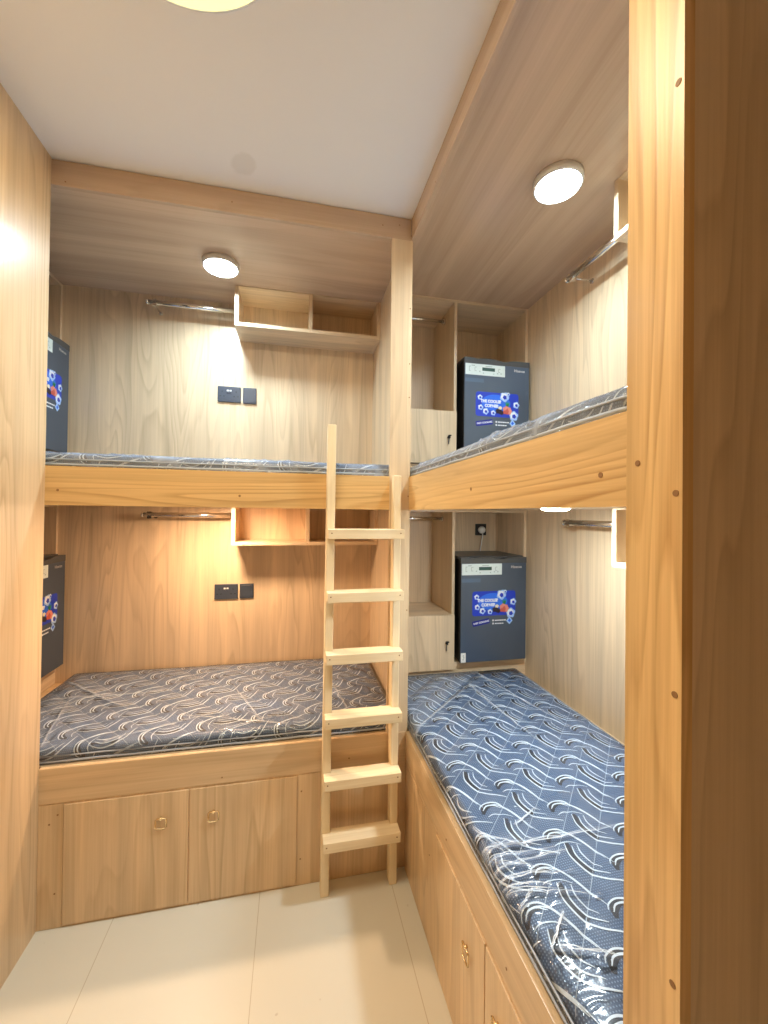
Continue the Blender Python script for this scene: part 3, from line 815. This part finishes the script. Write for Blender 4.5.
def piping_bm(drop, r):
    bm = bmesh.new(); pts = []
    R2 = RAD; o = .002
    for cx, cy, a0 in ((MW / 2 - R2, ML - R2, 0), (-MW / 2 + R2, ML - R2, 90), (-MW / 2 + R2, R2, 180), (MW / 2 - R2, R2, 270)):
        for i in range(7):
            a = math.radians(a0 + 15 * i); pts.append((cx + (R2 + o) * math.cos(a), cy + (R2 + o) * math.sin(a), -drop))
    # subdivide the long straight runs
    full = []
    for a, b_ in zip(pts, pts[1:] + pts[:1]):
        n = max(1, int(math.dist(a, b_) / .03))
        for i in range(n): full.append([a[k] + (b_[k] - a[k]) * i / n for k in range(3)])
    for i, p in enumerate(full): p[2] += .0018 * noise.noise((p[0] * 9, p[1] * 9, 3))
    tube(bm, full, r, 8, closed=True)
    return bm

def seglen(px, py, x0, y0, x1, y1):
    dx, dy = x1 - x0, y1 - y0; t = max(0, min(1, ((px - x0) * dx + (py - y0) * dy) / (dx * dx + dy * dy)))
    return math.hypot(px - x0 - t * dx, py - y0 - t * dy), t

def film_bm(seed, creases, folds=(), NX=80, NY=150, glare_haze=0.):
    """the clear film: follows the mattress a few millimetres above it, with tent-like creases"""
    bm = bmesh.new(); uvl = bm.loops.layers.uv.new('UVMap')
    cr = bm.verts.layers.float.new('crease')
    side = .05
    xs = [-side + (MW + 2 * side) * i / NX for i in range(NX + 1)]
    ys = [-side + (ML + 2 * side) * i / NY for i in range(NY + 1)]
    grid = []
    for p in xs:
        row = []
        for q in ys:
            n = noise.ridged_multi_fractal((p * 3.1 + seed, q * 4.3, seed), .9, 2.1, 4, 1., 2.)
            n2 = noise.noise((p * 9 + seed, q * 7, 2.))
            h = .0035 + .0022 * max(0, n - .9) + .0016 * n2; c = glare_haze + (.20 + glare_haze) * max(0, min(1, (n - 1.25) * 1.4))  # glare on the film painted in as an even milky tone
            for x0, y0, x1, y1, w, hh in creases:
                d, t = seglen(p, q, x0, y0, x1, y1)
                wv = w * (1.15 - .6 * t)
                if d < wv: h += hh * (1 - d / wv); c = max(c, .9 * (1 - d / wv) ** 1.3 * (1 - .5 * t))
            for (fx, fy, nx, ny, hz) in folds:
                if (p - fx) * nx + (q - fy) * ny > 0: c = max(c, hz); h += .0015
            v = bm.verts.new(surf(p, q, max(.0022, h))); v[cr] = c
            row.append(v)
        grid.append(row)
    for i in range(NX):
        for j in range(NY):
            f = bm.faces.new((grid[i][j], grid[i + 1][j], grid[i + 1][j + 1], grid[i][j + 1])); f.smooth = True
            for l, (a, b_) in zip(f.loops, ((i, j), (i + 1, j), (i + 1, j + 1), (i, j + 1))): l[uvl].uv = (xs[a], ys[b_])
    # sharp folds standing on the creases, coloured pale to stand for glints
    rnd = random.Random(int(seed * 10))
    for x0, y0, x1, y1, wv, hh in creases:
        for o in (0, 1):
            n = 9; off = rnd.uniform(-.006, .006) * o; t1 = rnd.uniform(.55, 1.)
            pts = []
            for i in range(n):
                t = t1 * i / (n - 1); L_ = math.hypot(x1 - x0, y1 - y0); nx, ny = -(y1 - y0) / L_, (x1 - x0) / L_
                d = off + rnd.uniform(-.0022, .0022)
                pts.append((x0 + (x1 - x0) * t + nx * d, y0 + (y1 - y0) * t + ny * d))
            stroke(bm, pts, .0026 if hh > .0045 else .0020, 1, hh + .0022)
    return bm

MATR = None
def mattress(loc, rz, label, creases, folds, seed, glare_haze=0.):
    global MATR
    m = bpy.data.objects.new('mattress', None); COL.objects.link(m)
    tag(m, label, 'mattress', 'plastic-wrapped quilted mattresses')
    if MATR is None:
        body = obj('cover', mattress_bm(), ['fabric', 'thread', 'thread_dark', 'thread_mid'], m, fixn=False)
        p1 = obj('piping', piping_bm(RAD - .004, .0030), 'piping', m)
        p2 = obj('piping', piping_bm(MT - .008, .0045), 'piping', m)
        MATR = (body, p1, p2)
    else:
        for o in MATR:
            c = o.copy(); COL.objects.link(c); c.parent = m
    fl = obj('plastic_film', film_bm(seed, creases, folds, *((170, 320) if loc[2] < 1 else (80, 150)), glare_haze=glare_haze), ['film', 'film_fold_glint'], m, fixn=False)
    fl['label'] = 'clear crinkled plastic film'
    # local origin: middle of the near short side, at skin height
    m.location = loc; m.rotation_euler = (0, 0, rz)
    return m
XM = .482 + MW / 2                                 # centre line of the right mattresses
q0 = YP1 + .008                                           # near end of the right mattresses
X0 = XM - MW / 2
def W2(x, y): return (x - X0, y - q0)
rc = []
for a, b_, w, h in (((.480, .944), (.95, .940), .010, .006), ((.478, .915), (.66, .911), .007, .006), ((.478, .862), (.66, .848), .006, .006),
                    ((.48, .83), (.68, .78), .006, .006), ((.50, .90), (.60, .86), .006, .005), ((.49, .79), (.56, .83), .005, .005),
                    ((.478, .885), (.70, .902), .005, .005), ((.478, .845), (.62, .82), .005, .005), ((.478, .93), (.56, .96), .006, .005),
                    ((.49, .99), (.60, .93), .006, .005), ((.49, 1.02), (.53, .90), .005, .005), ((.52, .70), (.62, .66), .006, .006), ((.474, 1.51), (.88, 1.87), .012, .004),
                    ((.95, 2.0), (1.10, 1.35), .012, .003), ((1.19, 1.95), (1.20, 1.2), .012, .003), ((.86, 1.85), (.90, 1.30), .012, .003),
                    ((.60, 1.00), (.70, 1.05), .006, .005), ((.57, .76), (.50, .70), .006, .005), ((.70, .70), (.80, .74), .006, .005)):
    rc.append((*W2(*a), *W2(*b_), w, h))
mattress((XM, q0, .6015), 0, 'blue-grey swirl mattress in clear film on the right lower bunk', rc, [(*W2(.646, 1.69), -.70, .714, .30)], 3.1)
# the left mattress is the same, laid along the wall (its near end is at the post)
lx = .438; ly = YF + .027 + MW / 2
lc = [(.10, .20, .70, .30, .008, .004), (.05, .55, .5, .75, .008, .004), (.20, 1.50, .55, 1.20, .014, .005), (.60, 1.50, .25, 1.10, .014, .005), (.40, 1.53, .42, .7, .010, .005), (.02, 1.1, .2, .6, .008, .005), (.02, .45, .16, .9, .006, .005), (.02, .7, .12, .4, .006, .005), (.02, 1.3, .5, 1.42, .010, .004), (.55, 1.0, .70, .5, .010, .004)]  # pale folds along these stand in for glints on the film
mattress((lx, ly, .6015), PI / 2, 'grey-purple swirl mattress in clear film on the left lower bunk', lc, [(.40, 1.30, -.25, .97, .26)], 8.7, .10)
mattress((lx, ly, 1.6493), PI / 2, 'grey mattress in clear film on the left upper bunk', lc, [], 5.2, .38)
mattress((XM, q0, 1.6493), 0, 'grey mattress in clear film on the right upper bunk', rc, [], 9.4, .38)

# ------------------------------------------------------------------ ladder
ld = thing('bunk_ladder', (.265, 1.56, 0), 'raw pine ladder with six treads leaning on the left upper bunk', 'ladder')
def ladder_rail(xb, xt, w, top):
    """slightly leaning rail, front face towards the aisle"""
    y_at = lambda z: 1.536 + .0125 * z
    bm = bmesh.new(); d = .046
    xz = lambda z: xb + (xt - xb) * z / 1.79
    lo = [bm.verts.new((xz(0) + a, y_at(0) + b_, 0)) for a, b_ in ((0, 0), (w, 0), (w, d), (0, d))]
    hi = [bm.verts.new((xz(top) + a, y_at(top) + b_, top)) for a, b_ in ((0, 0), (w, 0), (w, d), (0, d))]
    bm.faces.new(lo[::-1]); bm.faces.new(hi)
    for i in range(4): bm.faces.new((lo[i], lo[(i + 1) % 4], hi[(i + 1) % 4], hi[i]))
    bmesh.ops.recalc_face_normals(bm, faces=bm.faces)
    bmesh.ops.bevel(bm, geom=list(bm.edges), offset=.003, segments=2, affect='EDGES', profile=.5)
    return obj('rail', bm, 'pine', ld)
ladder_rail(.118, .1265, .032, 1.79)
ladder_rail(.384, .391, .030, 1.60)
for zt in (1.387, 1.150, .921, .687, .462, .238):
    y = 1.536 + .0125 * zt
    xs = .0085 * zt / 1.79
    bm = bmesh.new(); t = .037
    # notched tread: wide nosing in front of the rails, tongue between them
    out = [(.121, -.052), (.414, -.052), (.414, -.001), (.3835, -.001), (.3835, .020), (.1505, .020), (.1505, -.001), (.121, -.001)]
    top = [bm.verts.new((x + xs, y + yy, zt)) for x, yy in out]; bot = [bm.verts.new((x + xs, y + yy, zt - t)) for x, yy in out]
    bm.faces.new(top); bm.faces.new(bot[::-1])
    for i in range(8): bm.faces.new((bot[i], bot[(i + 1) % 8], top[(i + 1) % 8], top[i]))
    bmesh.ops.recalc_face_normals(bm, faces=bm.faces)
    bmesh.ops.bevel(bm, geom=list(bm.edges), offset=.002, segments=2, affect='EDGES', profile=.5)
    tr = obj('tread', bm, 'pine_x', ld)
    for x in (.134, .399): cap(tr, (x + xs, y - .052, zt - .015), 'Y', .0025)

# ------------------------------------------------------------------ lamps
def downlight(x, y, z, m, label, r=.060, h=.016, rim=None):
    z -= .0006
    d = thing('downlight', (x, y, z), label, 'light', 'round lamps in the bunk ceilings')
    k = bmesh.new()
    if rim:                                               # deep collar round a set-back disc
        lathe(k, [(r + .008, 0), (r + .007, -rim * .8), (r + .004, -rim), (r, -rim), (r - .001, -.002), (r - .001, 0)], (x, y, z), 48)
        h = .003
        pr = [(r - .002, -.0005), (r - .002, -.002), (r * .6, -.003), (.004, -.003)]
    else:
        lathe(k, [(r + .006, 0), (r + .006, -.002), (r + .001, -.003), (r + .001, 0)], (x, y, z), 40)
        pr = [(r, -.0005), (r, -.003), (r * .97, -h * .45), (r * .85, -h * .75), (r * .6, -h * .93), (.004, -h)]
    obj('rim', k, 'white', d)
    k = bmesh.new(); lathe(k, pr, (x, y, z), 40)
    obj('diffuser', k, m, d)
downlight(-.35, 2.00, ZC, 'lamp_cool', 'glowing round lamp in the ceiling of the left upper bunk', r=.074, rim=.025)
downlight(.884, 1.234, ZC, 'lamp_cool', 'glowing round lamp in the ceiling of the right upper bunk', r=.074, rim=.025)
downlight(-.35, 2.00, 1.475, 'lamp_warm', 'warm round lamp under the left upper bunk, above the left lower bed', r=.045, h=.0055)
downlight(.884, 1.234, 1.475, 'lamp_neutral', 'round lamp under the right upper bunk, above the right lower bed', r=.045, h=.011)
dm = thing('ceiling_light', (-.262, .783, HC), 'round yellow glowing dome lamp on the white ceiling', 'light')
k = bmesh.new(); lathe(k, [(.266, 0), (.266, -.007), (.260, -.010), (.20, -.010), (.20, 0)], (-.262, .783, HC), 56)
obj('base_ring', k, 'white', dm)
k = bmesh.new(); lathe(k, [(.2595, -.0105), (.256, -.0125), (.24, -.015), (.17, -.020), (.09, -.023), (.005, -.024)], (-.262, .783, HC), 56)
obj('diffuser', k, 'lamp_dome', dm)
la = bpy.data.lights.new('dome_light', 'AREA'); la.shape = 'DISK'; la.size = .50; la.energy = 8.5; la.color = (1.0, .85, .62)
lo = bpy.data.objects.new('dome_light', la); COL.objects.link(lo); lo.location = (-.262, .783, HC - .030)

# ------------------------------------------------------------------ world, camera, view
w = bpy.data.worlds.new('room_air'); SC.world = w; w.use_nodes = True
w.node_tree.nodes['Background'].inputs['Color'].default_value = (.02, .018, .015, 1)
w.node_tree.nodes['Background'].inputs['Strength'].default_value = .2

f, yaw, pit, rol, cx, cy = 402.94, .2092, .0096, .0121, 379.13, 508.99
cam = bpy.data.cameras.new('camera'); co = bpy.data.objects.new('camera', cam); COL.objects.link(co)
F = Vector((math.sin(yaw) * math.cos(pit), math.cos(yaw) * math.cos(pit), math.sin(pit)))
R = Vector((math.cos(yaw), -math.sin(yaw), 0)); U = R.cross(F)
R2 = R * math.cos(rol) + U * math.sin(rol); U2 = -R * math.sin(rol) + U * math.cos(rol)
co.matrix_world = Matrix(((R2.x, U2.x, -F.x, 0), (R2.y, U2.y, -F.y, 0), (R2.z, U2.z, -F.z, 1.45), (0, 0, 0, 1)))
cam.sensor_fit = 'VERTICAL'; cam.sensor_height = 36; cam.lens = f * 36 / 1024
cam.shift_x = (384 - cx) / 1024; cam.shift_y = -(512 - cy) / 1024
cam.clip_start = .02
SC.camera = co
vs = SC.view_settings
vs.view_transform = 'Standard'; vs.look = 'None'; vs.gamma = 1; vs.use_curve_mapping = False; vs.exposure = 1.08
SC.cycles.max_bounces = 10; SC.cycles.diffuse_bounces = 6; SC.cycles.transparent_max_bounces = 12
SC.cycles.sample_clamp_indirect = 6
